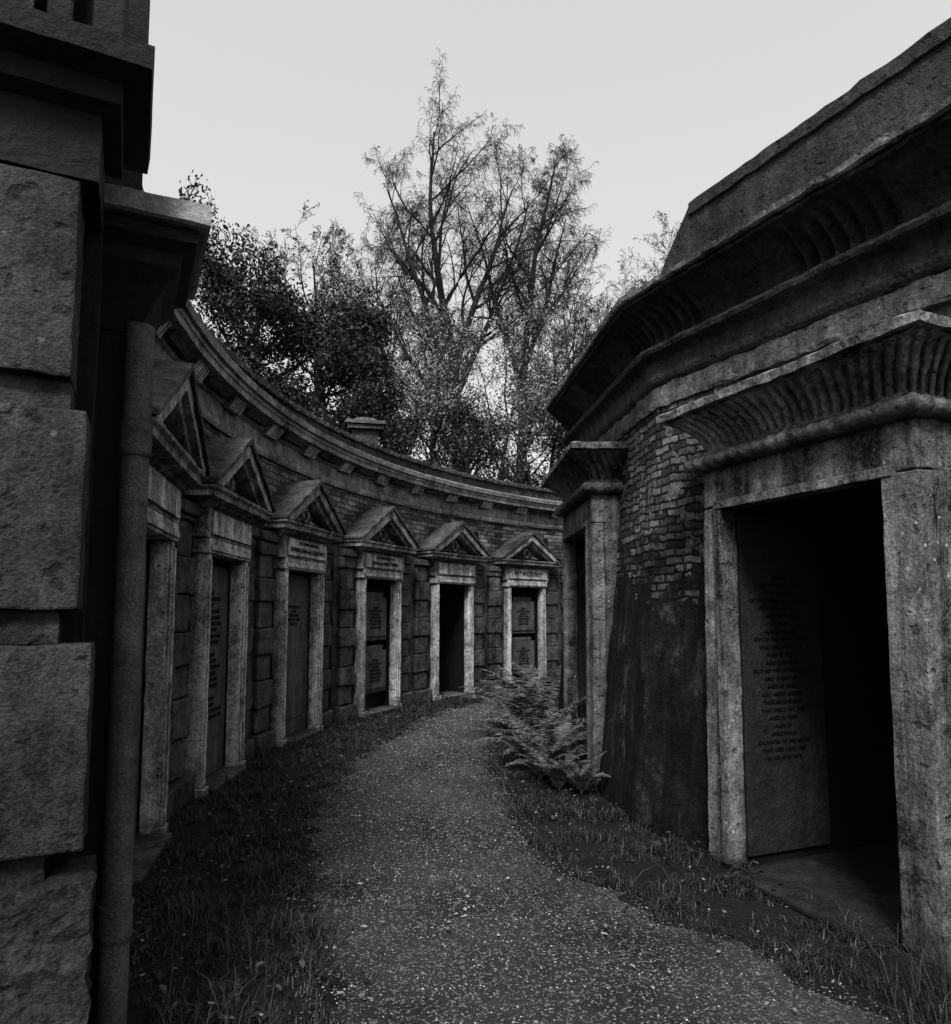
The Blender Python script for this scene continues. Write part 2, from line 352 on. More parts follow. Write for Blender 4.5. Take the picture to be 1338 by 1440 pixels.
# ------------------------------------------------------------------ outer vaults
GRP='vaults around the outer ring'
def vault(phi,idx,label,mode,plaque=None):
    x,y=ring(10.85,phi)
    e=empty('burial_vault',(x,y,0),R_(90-phi)); top(e,label,'tomb',GRP)
    rnd=random.Random(idx)
    for s in (-1,1):
        m=MB(); a,b=sorted((s*.585,s*1.14)); m.box(a,b,.12,.45,0,2.5,.15); m.obj('wall',M_RUST,e,rough=.006)
        m=MB(); z=.22; r=0
        while z<2.3:
            h=.29+rnd.uniform(-.03,.03); w=.38 if r%2 else .31; pr=.04 if r%2 else .065
            c=.86
            a,b=sorted((s*(c-w/2),s*(c+w/2))); m.box(a,b,pr,.13,z,min(z+h-.004,2.34),.08); z+=h; r+=1
        a,b=sorted((s*.65,s*1.06)); m.box(a,b,.0,.14,0,.21,.1)
        a,b=sorted((s*.65,s*1.05)); m.box(a,b,.01,.14,2.345,2.45,.1)
        m.obj('rusticated_pilaster',M_RUST,e,bevel=.02,rough=.014,freq=9)
        m=MB()
        def bx(x0,x1,y0,y1,z0,z1,i0=0,i1=0):
            if s<0: x0,x1,i0,i1=-x1,-x0,i1,i0
            m.taper(x0,x1,y0,y1,z0,z1,i0,i1,0,0,.08)
        bx(.485,.58,-.025,.12,.0,2.05,0,.015)
        bx(.46,.488,-.005,.12,.0,2.05)
        bx(.515,.555,-.042,.0,.1,2.0)
        bx(.455,.59,-.048,.12,0,.08)
        m.obj('door_jamb',M_JAMB,e,bevel=.007,rough=.006,freq=9)
    m=MB(); m.box(-.60,.60,-.04,.135,2.052,2.18,.08); m.box(-.56,.56,-.055,-.04,2.075,2.125,.08); 
    m.obj('lintel',M_JAMB,e,bevel=.008,rough=.005)
    m=MB(); m.box(-.64,.64,-.035,.15,2.183,2.44,.1); m.obj('frieze',M_VAULT,e,bevel=.008,rough=.005)
    m=MB(); m.box(-.56,.56,-.056,-.03,2.215,2.415,.1); m.obj('name_panel',M_JAMB,e,bevel=.005,rough=.003)
    if plaque:
        n=plaque.count('\n')+1
        for i,ln in enumerate(plaque.split('\n')):
            sz=(.115 if n==1 else (.055 if i==0 else .074))
            text(ln,sz,(0,-.063,2.315 if n==1 else 2.37-.085*i),(R_(90),0,0),e,M_LET)
    m=MB(); m.box(-.45,.45,-.1,.55,0,.05,.1); m.obj('doorstep',M_RUST,e,bevel=.01,rough=.006)
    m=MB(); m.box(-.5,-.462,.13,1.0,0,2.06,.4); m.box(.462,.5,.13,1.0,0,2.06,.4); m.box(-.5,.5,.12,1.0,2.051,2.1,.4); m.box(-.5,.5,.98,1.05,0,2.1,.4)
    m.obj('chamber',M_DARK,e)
    ty=.13
    if mode=='slab':
        m=MB(); m.box(-.45,.45,ty,ty+.06,.05,1.98,.15); m.obj('memorial_tablet',M_TAB,e,bevel=.01,rough=.002)
        t='IN\nLOVING MEMORY\nOF\nWILLIAM HENRY\nBELOVED SON OF\nTHOMAS AND ANN\nWHO DIED\n14TH MARCH 1868\nAGED 22 YEARS\n\nALSO OF\nMARY ANN\nWIFE OF THE ABOVE\nWHO DIED\n2ND JUNE 1881\nAGED 70 YEARS\n\nALSO OF\nTHOMAS\nHUSBAND OF THE ABOVE\nWHO DIED 6TH MAY 1884'
        text(t,.052,(0,ty-.006,1.15),(R_(90),0,0),e,M_LET,sp=1.1)
    elif mode=='twin':
        for z0,z1 in ((1.1,1.85),(.3,1.02)):
            m=MB(); m.box(-.38,.38,ty,ty+.1,z0,z1-.08,.1); m.box(-.27,.27,ty,ty+.1,z1-.081,z1,.1); m.box(-.33,.33,ty-.02,ty,z0+.06,z1-.13,.1)
            m.obj('memorial_tablet',M_TAB,e,bevel=.02,rough=.003)
            text('SACRED\nTO THE MEMORY OF\nELIZABETH\nWIFE OF JOHN\nWHO DEPARTED\nTHIS LIFE 1859\nAGED 48 YEARS',.045,(0,ty-.027,(z0+z1)/2-.02),(R_(90),0,0),e,M_LET,sp=1.15)
        m=MB(); m.box(-.455,.455,.26,.30,0,2.03,.3); m.obj('door',M_TABD,e)
    elif mode=='pale':
        m=MB(); m.box(-.45,.45,ty,ty+.06,.05,2.0,.15); m.box(-.3,.3,ty-.015,ty,.25,.95,.15); m.obj('memorial_tablet',M_TAB,e,bevel=.008,rough=.002)
        text('IN MEMORY OF\nJOHN\nWHO DIED\n9TH MAY 1874\nAGED 55',.052,(0,ty-.006,1.5),(R_(90),0,0),e,M_LET)
    else:
        m=MB(); m.box(-.45,-.01,.6,.65,.05,2.02,.3); m.box(.01,.45,.6,.65,.05,2.02,.3)
        for a in (-.35,.1):
            for z in (.2,1.1): m.box(a,a+.25,.58,.6,z,z+.7,.3)
        m.obj('door',M_DARK,e,bevel=.006)
    pw=.70; yf=-.0
    m=MB(); path=[(-pw,.38),(-pw,yf),(pw,yf),(pw,.38)]
    m.sweep(path,[(-.3,2.425),(.0,2.427),(.02,2.45),(.05,2.47),(.06,2.49),(.15,2.505),(.155,2.55),(.18,2.57),(.185,2.59),(.05,2.595),(-.3,2.596)],side=-1,step=.08)
    m.obj('cornice',M_VAULT,e,rough=.007,freq=8)
    hw=.90; y0=-.175; z0=2.60; ap=3.15
    pe=empty('pediment'); pe.parent=e
    for s in (-1,1):
        roof=MB(); rake=MB()
        B=[(s*hw,y0-.03,z0),(0,y0-.03,ap-.02),(0,.3,ap-.02),(s*hw,.3,z0)]
        T=[(s*hw,y0-.03,z0+.04),(0,y0-.03,ap+.05),(0,.3,ap+.05),(s*hw,.3,z0+.04)]
        roof.hexa(B,T,.07)
        B=[(s*(hw-.2),y0,z0),(0,y0,ap-.14),(0,.25,ap-.14),(s*(hw-.2),.25,z0)]
        T=[(s*(hw-.02),y0,z0+.004),(0,y0,ap-.021),(0,.25,ap-.021),(s*(hw-.02),.25,z0+.004)]
        rake.hexa(B,T,.07)
        B=[(s*(hw-.3),y0+.06,z0),(0,y0+.06,ap-.2),(0,.25,ap-.2),(s*(hw-.3),.25,z0)]
        T=[(s*(hw-.2),y0+.05,z0),(0,y0+.05,ap-.142),(0,.25,ap-.142),(s*(hw-.2),.25,z0)]
        rake.hexa(B,T,.07)
        roof.obj('roof_slab',M_ROOF,pe,bevel=.01,rough=.014,freq=8)
        rake.obj('raking_cornice',M_VAULT,pe,bevel=.006,rough=.005)
    m=MB(); m.hexa([(-.62,.02,z0),(.62,.02,z0),(.62,.25,z0),(-.62,.25,z0)],[(-.02,.02,ap-.19),(.02,.02,ap-.19),(.02,.25,ap-.19),(-.02,.25,ap-.19)],.1)
    m.obj('tympanum',M_RUST,pe,rough=.004)
    m=MB(); nn=14
    pts=[Vector((.085*math.cos(t),.005,z0+.15+.085*math.sin(t))) for t in [2*math.pi*i/nn for i in range(nn+1)]]
    m.tube(pts,[.022+.008*(i%2) for i in range(nn+1)],6,False)
    for s in (-1,1):
        for k in range(4):
            x=s*(.14+k*.06); m.tube([Vector((x,.01,z0+.04)),Vector((x+s*.03,-.005,z0+.08-.01*k)),Vector((x+s*.05,.01,z0+.1-.015*k))],[.008,.02,.004],5)
    m.obj('carved_wreath',M_VAULT,pe,rough=.006,freq=20,smooth=True)
    return e
vault(-12.3,1,'soot-streaked stone vault with steep pediment beside the drainpipe','slab')
vault(-1.2,2,'pedimented stone vault with inscribed slab in its open doorway','slab')
vault(10.6,3,'pedimented stone vault with lettered name panel over pale slab','pale','THE FAMILY VAULT OF\nEDWIN JOHN and ELLEN SMETT')
vault(23.0,4,'pedimented stone vault with two framed memorial tablets inside','twin','THE FAMILY VAULT OF\nJOHN and MARY WHITE')
vault(34.8,5,'pedimented stone vault with black closed door facing the path','door')
vault(46.5,6,'pedimented stone vault with lettered frieze and slab behind ferns','twin','M.T.W.COOKEY')
vault(58.2,7,'weathered pedimented stone vault at the end of the curve','door')

# ------------------------------------------------------------------ inner ring
P3=Vector((2.66,2.39)); P2=Vector((1.15,5.33)); P1=Vector((.87,8.17))
d23=(P3-P2).normalized(); d21=(P1-P2).normalized()
tp=lambda v:(v.x,v.y)
IN=[(6.6,-1.0),(4.6,.35),tp(P3),tp(P2),tp(P1),(1.9,10.9),(4.2,13.0),(7.2,14.0)]
SEGS=[[(6.6,-1.0),(4.6,.35),tp(P3),tp(P2+d23*2.25)],[tp(P2+d23*.88),tp(P2),tp(P2+d21*1.1)],[tp(P2+d21*2.45),tp(P1),(1.9,10.9),(4.2,13.0),(7.2,14.0)]]
ir=empty('inner_ring_building',(0,0,0)); top(ir,'polygonal brick mausoleum block with heavy black Egyptian cornice','mausoleum')
for sg in SEGS:
    m=MB(); m.sweep(sg,[(.0,0),(-.02,.2),(-.05,.4),(-.08,.7),(-.11,1.0),(-.14,1.3),(-.17,1.5),(-.19,1.65),(-.205,1.8),(-.215,1.95),(-.22,2.1),(-.23,2.2),(-.24,2.35),(-.25,2.5),(-.26,2.6),(-.265,2.75),(-.27,2.9),(-.27,3.0),(-.27,3.14)],side=1,step=.045); m.obj('brick_wall',M_BRI,ir,rough=.018,freq=8)
m=MB(); m.sweep(IN,[(-.5,2.85),(-.295,2.86),(-.29,2.93),(-.29,3.10),(-.25,3.12),(-.245,3.14),(-.25,3.28),(-.5,3.3)],side=1,step=.07); m.obj('frieze',M_CAV,ir,rough=.016,freq=9)
def fl(ls,L):
    d=min(ls,L-ls)
    g=1.0 if (d<.5) or abs(ls-L/2)<.35 else 0
    return g*.5*(math.cos(2*math.pi*ls/.1)-1)
cav=[(-.34,3.28),(-.25,3.285),(-.23,3.31),(-.22,3.34),(-.22,3.46),(-.2,3.48),(-.14,3.51),(-.13,3.535),(-.14,3.56),(-.2,3.59),(-.25,3.60)]
for i in range(8):
    t=i/7; cav.append((-.27+.23*(t**2.2),3.63+.25*t,.055 if 0<i<7 else 0))
cav+=[(.0,3.885),(.015,3.90)]
m=MB(); m.sweep(IN,cav+[(-.3,3.905)],side=1,step=.02,flute=fl); m.obj('cornice',M_UPC,ir,rough=.008,freq=9)
m=MB(); m.sweep(IN,[(-.35,3.907),(.03,3.908),(.045,3.92),(.045,3.96),(.0,3.975),(-.3,4.04),(-.6,4.08)],side=1,step=.05); m.obj('roof_slab',M_CAV,ir,rough=.010,freq=9)
E2=P2+d23*.42
m=MB(); m.sweep(IN[0:3]+[tp(E2)],[(-.3,4.03),(-.3,4.5),(-.28,4.51),(-.28,4.6),(-.36,4.63),(-.8,4.66),(-.8,4.03)],side=1,step=.08); m.obj('parapet',M_UPC,ir,rough=.010,freq=8)
n23=Vector((d23.y,-d23.x))
if n23.x>0: n23=-n23
A=E2+n23*-.3; B_=E2+n23*-.8; C_=P2+d23*-.02+n23*-.3; D_=P2+d23*-.02+n23*-.8
m=MB(); m.hexa([(A.x,A.y,4.0),(B_.x,B_.y,4.0),(D_.x,D_.y,4.0),(C_.x,C_.y,4.0)],[(A.x,A.y,4.60),(B_.x,B_.y,4.64),(D_.x,D_.y,4.1),(C_.x,C_.y,4.08)],.1); m.obj('sloping_parapet_end',M_UPC,ir,rough=.006)
m=MB()
for p in IN: m.v.append((p[0]+.25,p[1],4.04))
m.v.append((10,7,4.3))
for i in range(len(IN)-1): m.f.append((i,i+1,len(IN)))
m.obj('roof',M_ROOF,ir)

def tomb(loc,heading,label,sc=1.0):
    e=empty('egyptian_tomb',(loc[0],loc[1],0),R_(-(90+heading))); top(e,label,'tomb','Egyptian style tombs of the inner ring')
    e.scale=(sc,sc,sc)
    XL,XR=-.78,.69; OL,OR=-.60,.53; D=.95
    for a,b,i0,i1 in ((XL-.03,OL,.03,0),(OR,XR+.03,0,.03)):
        m=MB(); m.taper(a,b,0,.12,0,2.21,i0,i1,.01,0,.05); m.obj('wall',M_TOMB,e,bevel=.008,rough=.008,freq=9)
    for a,b in ((XL-.0,OL-.05),(OR+.05,XR)):
        m=MB(); m.box(a,b,.122,D,0,2.21,.08); m.obj('side_wall',M_TOMB,e,rough=.014,freq=5)
    m=MB(); m.taper(XL+.0,XR-.0,.012,D,2.212,2.46,.005,.005,.005,0,.07); m.obj('lintel',M_TOMB,e,bevel=.01,rough=.010)
    m=MB(); m.taper(OL-.055,OL+.004,-.025,.1,.03,2.19,.0,0,.01,0,.06); m.obj('door_jamb',M_TOMB,e,bevel=.005,rough=.004,freq=12)
    m=MB(); m.taper(OR-.004,OR+.055,-.025,.1,.03,2.19,0,0,.01,0,.06); m.obj('door_jamb',M_TOMB,e,bevel=.005,rough=.004,freq=12)
    m=MB(); m.box(OL-.055,OR+.055,-.02,.1,2.192,2.245,.06); m.obj('door_head',M_TOMB,e,bevel=.005,rough=.004)
    path=[(XL+.02,D),(XL+.02,.02),(XR-.02,.02),(XR-.02,D)]
    pr=[]
    for i in range(9):
        t=-math.pi/2+math.pi*i/8; pr.append((.01+.08*math.cos(t),2.51+.055*math.sin(t),.007))
    m=MB(); m.sweep(path,[(-.05,2.451)]+pr+[(-.05,2.566)],side=-1,step=.012,flute=lambda ls,L: math.cos(2*math.pi*ls/.09)); m.obj('torus_moulding',M_CAV,e,rough=.005,freq=8,smooth=True)
    pr=[(-.1,2.567)]
    for i in range(9):
        t=i/8; pr.append((.01+.17*(t**2.0),2.57+.23*t,.034 if 0<i<8 else 0))
    pr+=[(-.1,2.802)]
    m=MB(); m.sweep(path,pr,side=-1,step=.010,flute=lambda ls,L: -(1-abs(math.sin(math.pi*ls/.062)))**1.2*1.0 + .15*noise.noise(Vector((ls*5,L,1)))); m.obj('fluted_cornice',M_CAPS,e,rough=.006,freq=8)
    m=MB(); m.sweep(path,[(-.2,2.803),(.18,2.804),(.215,2.81),(.22,2.855),(.18,2.875),(-.3,2.93),(-.7,2.95)],side=-1,step=.035); m.obj('cap_slab',M_CAPS,e,bevel=0,rough=.009,freq=9)
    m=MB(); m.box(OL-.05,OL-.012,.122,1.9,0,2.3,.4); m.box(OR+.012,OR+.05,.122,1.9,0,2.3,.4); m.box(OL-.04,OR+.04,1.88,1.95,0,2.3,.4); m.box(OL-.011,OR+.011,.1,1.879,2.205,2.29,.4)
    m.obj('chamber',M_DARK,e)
    m=MB(); m.box(OL-.010,OL+.008,.13,.80,.06,2.18,.2); m.obj('memorial_tablet',M_TABD,e,bevel=.004)
    t='SACRED\nTO THE MEMORY OF\nCHARLES HENRY\nOF THE PARISH OF ST PANCRAS\nWHO DIED JAN 4 1867\nAGED 57 YEARS\nALSO OF\nALFRED WILLIAM\nSON OF THE ABOVE NAMED\nWHO DIED 8 AUG 1869\nAGED 21 YEARS\nALSO CAROLINE\nBELOVED WIFE OF THE ABOVE\nDIED 12 NOV 1871\nAGED 60 YEARS\nALSO HENRY HERBERT\nTHEIR SECOND SON\nWHO DIED 3 MAY 1880\nAGED 34 YEARS\nALSO OF\nEMILY MARIA\nDAUGHTER OF THE ABOVE\nWHO DIED 9 JULY 1885\nIN HER 40TH YEAR'
    text(t,.034,(OL+.0105,.44,1.2),(R_(90),0,R_(90)),e,M_LETP,sp=1.45)
    m=MB(); m.box(-.5,.48,-.12,.5,0,.04,.1); m.obj('doorstep',M_PLINTH,e,bevel=.012,rough=.01)
    return e
tomb((1.77,3.88),-22,'large stained Egyptian style tomb with open dark doorway and fluted cornice')
tomb((1.00,7.07),-2.4,'battered Egyptian style tomb behind ferns with narrow doorway',1.06)

# ------------------------------------------------------------------ near pier building (local frame turned with the ring)
pb=empty('rusticated_mausoleum',(-1.08,2.0,0),R_(26)); top(pb,'dark mausoleum corner of large rusticated blocks with heavy cornice','mausoleum')
m=MB(); m.box(-1.6,-.13,.06,.45,0,2.9,.3); m.obj('wall',M_PIERD,pb)
zz=[(-.1,.82),(.9,1.46),(1.555,2.12),(2.215,2.80)]
for i,(a,b) in enumerate(zz):
    m=MB(); xr={0:.03,1:.01,2:-.03,3:-.075}[i]
    m.box(-1.4,xr,0,.22,a,b,.025); m.obj('rusticated_block',M_PIER,pb,bevel=.008,rough=.005 if i else .025,freq=12 if i else 8)
for i,(a,b) in enumerate([(.82,.9),(1.46,1.555),(2.12,2.215)]):
    m=MB(); m.box(-1.4,-.08,.035,.22,a+.001,b-.001,.05); m.obj('recessed_joint',M_PIER,pb,rough=.008)
m=MB(); m.sweep([(-1.6,.0),(-.03,.0),(-.03,.3),(-1.6,.3)],[(-.3,2.80),(.0,2.805),(.0,3.01),(.05,3.03),(.055,3.09),(.13,3.115),(.135,3.18),(.0,3.21),(-.1,3.22)],side=-1,step=.06); m.obj('cornice',M_PIERD,pb,rough=.003)
m=MB(); m.box(-1.6,-.22,.03,.3,3.23,4.8,.1); m.obj('upper_wall',M_PIER,pb,rough=.005)
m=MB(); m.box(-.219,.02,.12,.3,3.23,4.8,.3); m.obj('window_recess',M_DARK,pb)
for a,b in ((-.19,-.12),(-.07,0.02)):
    m=MB(); m.box(a,b,.05,.119,3.23,4.8,.4); m.obj('shaft',M_PIERD,pb,bevel=.01)
m=MB(); m.box(-1.2,.08,.88,1.05,3.0,5.2,.3); m.obj('rear_wall',M_PIERD,pb,rough=.01)
m=MB(); m.box(-1.2,-.03,.3,.56,0,3.0,.2); m.box(-1.2,.085,.57,.78,0,2.75,.2);m.obj('pilaster_shaft',M_PIERD,pb,rough=.004)
cp=[(-.6,.58),(.07,.58),(.07,.78),(-.6,.78)]
m=MB(); m.sweep(cp,[(-.1,2.55),(.02,2.57),(.05,2.63),(.1,2.73),(.15,2.79),(.155,2.84),(.2,2.87),(.205,2.91),(-.1,2.92)],side=-1,step=.05); m.obj('pilaster_cornice',M_PIERD,pb,rough=.004)
m=MB(); m.sweep(cp,[(-.1,2.922),(.225,2.924),(.24,2.93),(.24,3.0),(.2,3.015),(.0,3.05),(-.06,3.06)],side=-1,step=.05); m.obj('capital_slab',M_CAP,pb,rough=.005)
dp=empty('drainpipe',(-1.215,2.5,0)); top(dp,'weathered cast iron drainpipe fixed beside the rusticated pier','drainpipe')
m=MB(); m.tube([Vector((0,0,z)) for z in (-.05,.6,1.2,1.8,2.4,2.58)],[.047]*6,20); m.obj('pipe',M_PIPE,dp,smooth=True)
for z in (2.1,.45):
    m=MB(); m.tube([Vector((0,0,z+q)) for q in (-.001,0,.02,.1,.12,.121)],[.046,.052,.053,.053,.057,.046],20); m.obj('pipe_collar',M_PIPE,dp,smooth=True)

# ------------------------------------------------------------------ trees
class Tree:
    def __init__(s,seed,spec): s.r=random.Random(seed); s.sp=spec; s.T=MB(); s.C=MB(); s.Lf=MB()
    def rv(s): return Vector((s.r.uniform(-1,1),s.r.uniform(-1,1),s.r.uniform(-1,1)))
    def leaf(s,p):
        z=s.sp['leaf']*s.r.uniform(.6,1.3); a=s.rv().normalized()*z; b=s.rv().normalized(); b=(b-a.normalized()*b.dot(a.normalized())).normalized()*z*.55
        o=len(s.Lf.v); 
        for q in (p-a*.5,p+b*.5,p+a*.5,p-b*.5): s.Lf.v.append((q.x,q.y,q.z))
        s.Lf.f.append((o,o+1,o+2,o+3))
    def grow(s,p,d,L,r,lev):
        sp=s.sp; n=sp['seg'][lev]; pts=[p.copy()]; ds=[d.copy()]
        for i in range(n):
            d=(d+s.rv()*sp['wob'][lev]+Vector((0,0,sp['trop'][lev]))).normalized()
            p=p+d*(L/n); pts.append(p.copy()); ds.append(d.copy())
        rad=[max(sp['rmin'],r*(1-.85*i/n)) for i in range(n+1)]
        (s.T if lev<=sp.get('tl',1) else s.C).tube(pts,rad,[9,6,4,3,3][lev],False)
        if lev<sp['max']:
            k=sp['n'][lev]
            for i in range(k):
                t=sp['t0'][lev]+(1-sp['t0'][lev])*(i+s.r.random())/k
                f=t*n; j=min(n-1,int(f)); q=pts[j].lerp(pts[j+1],f-j); dd=ds[j+1]
                ang=R_(s.r.uniform(*sp['ang'][lev])); ax=dd.cross(s.rv()).normalized()
                nd=Matrix.Rotation(ang,3,ax)@dd
                if lev==0: ll=L*sp['ratio'][0]*(1-sp.get('fall',.72)*(t**1.3))*s.r.uniform(.75,1.15)
                else: ll=L*sp['ratio'][lev]*(1-.4*t)*s.r.uniform(.6,1.25)
                s.grow(q,nd,ll,max(sp['rmin'],rad[j]*sp['rr']),lev+1)
        if lev>=sp['leaflev'] and sp['leafn']:
            nl=sp['leafn']; 
            for i in range(int(nl)+(1 if s.r.random()<nl%1 else 0)):
                q=pts[s.r.randint(1,n)]; s.leaf(q+s.rv()*sp['leafsp'])
    def make(s,name,label,cat,loc,leafmat,group=None):
        e=empty(name,loc); top(e,label,cat,group)
        s.T.obj('trunk',M_BARK,e,smooth=True,merge=False)
        c=s.C; o=len(c.v); nf=len(c.f); c.v+=s.Lf.v; c.f+=[tuple(i+o for i in f) for f in s.Lf.f]
        ob=c.obj('crown',M_TWIG,e,merge=False); ob.data.materials.append(leafmat)
        mi=[0]*nf+[1]*(len(c.f)-nf); ob.data.polygons.foreach_set('material_index',mi)
        return e
birch=dict(seg=[10,9,7,5,5],wob=[.09,.18,.22,.2,.12],trop=[.02,.03,.0,-.10,-.42],n=[13,8,7,4],t0=[.12,.15,.15,.15],ang=[(22,50),(20,50),(25,60),(20,60)],ratio=[.44,.48,.48,.95],rr=.58,rmin=.0048,max=4,leaflev=4,leafn=.08,leaf=.06,leafsp=.05,fall=.45)
def leaders(t,trunkL,r,base,dirs):
    p=Vector((0,0,0)); pts=[p.copy()]; d=Vector((base,0,1)).normalized()
    for i in range(6):
        d=(d+t.rv()*.05).normalized(); p=p+d*trunkL/6; pts.append(p.copy())
    t.T.tube(pts,[r*(1-.35*i/6) for i in range(7)],10,False)
    for (dx,dy,L,rr,j) in dirs:
        t.grow(pts[j],Vector((dx,dy,1)).normalized(),L,r*rr,0)
t=Tree(3,birch); leaders(t,5.0,.27,.02,[(-.75,.1,6.0,.38,4),(-.38,-.2,7.0,.48,5),(-.02,.2,8.9,.6,6),(.25,.1,7.9,.5,6),(.55,-.1,6.6,.42,5),(-1.1,-.1,4.6,.3,3)])
t.make('birch_tree','tall bare birch with drooping twigs rising behind the wall','tree',(-.5,22,4.2),M_LEAFL,'bare birches behind the ring wall')
t=Tree(14,birch); leaders(t,5.2,.2,.0,[(-.3,.1,7.0,.5,5),(.06,-.1,7.0,.62,6),(.42,.1,6.4,.5,6),(.8,0,5.4,.4,4),(1.2,.2,4.4,.3,3)])
t.make('birch_tree','slender bare birch with drooping fine twigs beside the taller one','tree',(1.5,22.6,4.2),M_LEAFL,'bare birches behind the ring wall')
bare=dict(seg=[10,8,6,4,3],wob=[.1,.2,.25,.3,.3],trop=[.03,.04,.02,-.03,-.1],n=[18,9,7,4],t0=[.2,.2,.15,.1],ang=[(30,60),(25,55),(25,60),(20,60)],ratio=[.55,.45,.45,.55],rr=.5,rmin=.0052,max=4,leaflev=3,leafn=.5,leaf=.07,leafsp=.06,fall=.5)
for sd,loc,h,d,lab in ((21,(-3.9,19,4.2),6.6,(-.04,0,1),'small bare tree with crooked spreading branches on the terrace'),
                 (22,(4.4,23,4.2),8.4,(.05,0,1),'bare twiggy tree with rounded crown beyond the tomb roof'),
                 (23,(-2.7,24,4.2),9.2,(-.05,0,1),'slim bare tree between birch and leafy tree'),
                 (25,(3.2,20,4.2),6.8,(.1,0,1),'low bare tree with thin twigs behind the wall')):
    t=Tree(sd,bare); t.grow(Vector((0,0,0)),Vector(d),h,.13,0); t.make('bare_tree',lab,'tree',loc,M_LEAFL,'bare trees on the terrace')
leafy=dict(seg=[9,7,5,4],wob=[.08,.18,.25,.3],trop=[.03,.0,.02,.0],n=[26,10,7],t0=[.12,.15,.1],ang=[(40,80),(25,60),(25,70)],ratio=[.55,.42,.45],rr=.5,rmin=.008,max=3,leaflev=2,leafn=8,leaf=.10,leafsp=.22,fall=.15)
t=Tree(31,leafy); t.grow(Vector((0,0,0)),Vector((.0,0,1)),4.9,.2,0)
t.make('leafy_tree','dense dark leafy tree growing above the curved wall','tree',(-5.0,16.5,4.2),M_LEAFD,'leafy trees on the terrace')
t=Tree(32,dict(leafy,leafn=10)); t.grow(Vector((0,0,0)),Vector((.05,0,1)),3.9,.15,0)
t.make('leafy_tree','shorter dark leafy tree close behind the curved wall','tree',(-3.5,15.6,4.2),M_LEAFD,'leafy trees on the terrace')
shr=dict(seg=[6,6,5,4],wob=[.2,.25,.3,.3],trop=[.02,.05,.03,.0],n=[11,8,6],t0=[.05,.1,.1],ang=[(25,70),(25,60),(25,70)],ratio=[.75,.5,.5],rr=.6,rmin=.006,max=3,leaflev=2,leafn=8,leaf=.075,leafsp=.18)
for i,(x,y,h,mt) in enumerate(((-2.3,17,4.2,M_LEAFL),(-.9,18.5,5.0,M_LEAFL),(.6,19,5.0,M_LEAFL),(1.9,18,4.4,M_LEAFL),(-.2,16.3,2.0,M_LEAFD),(1.4,16.8,2.8,M_LEAFL),(-1.6,15.4,1.7,M_LEAFD),(3.1,19.5,4.6,M_LEAFL),(-2.9,15.0,2.0,M_LEAFD),(2.6,17.6,2.4,M_LEAFD),(-.9,16.6,2.8,M_LEAFL),(3.9,20.5,4.2,M_LEAFL))):
    t=Tree(50+i,shr); t.grow(Vector((0,0,0)),Vector((random.uniform(-.2,.2),0,1)),h,.07,0)
    pale=mt is M_LEAFL
    t.make('shrub','pale-leaved tall shrub growing on the terrace' if pale else 'low dark shrub just behind the wall coping','bush',(x,y,4.1),mt,'shrubs behind the ring wall')
wd=MB(); rr=random.Random(5)
for i in range(24000):
    x=rr.uniform(-17,13); y=rr.uniform(29,35); top_=3.0+1.8*noise.noise(Vector((x*.35,0,3)))+.8*noise.noise(Vector((x*1.4,2,3)))
    z=4.5+rr.random()**.8*max(.5,top_)
    a=Vector((rr.uniform(-1,1),rr.uniform(-1,1),rr.uniform(-1,1))).normalized()*.11; b=Vector((rr.uniform(-1,1),rr.uniform(-1,1),rr.uniform(-1,1))).normalized()*.07
    p=Vector((x,y,z)); o=len(wd.v)
    for q in (p-a,p+b,p+a,p-b): wd.v.append((q.x,q.y,q.z))
    wd.f.append((o,o+1,o+2,o+3))
top(wd.obj('woodland',M_LEAFD,merge=False),'distant dark belt of woodland foliage','woodland',kind='stuff')

def monument(loc,s,label):
    e=empty('tomb_monument',loc,R_(12)); top(e,label,'monument')
    m=MB(); m.box(-.3*s,.3*s,-.3*s,.3*s,0,.12*s,.2); m.box(-.24*s,.24*s,-.24*s,.24*s,.12*s,.62*s,.2); m.obj('pedestal',M_ROOF,e,bevel=.01,rough=.005)
    m=MB(); m.box(-.33*s,.33*s,-.33*s,.33*s,.622*s,.7*s,.2); m.taper(-.38*s,.38*s,-.38*s,.38*s,.702*s,.78*s,.03,.03,.03,.03,.2); m.taper(-.25*s,.25*s,-.25*s,.25*s,.782*s,.87*s,.1*s,.1*s,.1*s,.1*s,.2); m.obj('cap',M_CAV,e,bevel=.01,rough=.005)
monument((-1.95,12.3,4.1),.95,'square stone pedestal monument with stepped cap behind coping')
monument((-.95,14.2,4.05),.5,'small stone block monument behind the coping')

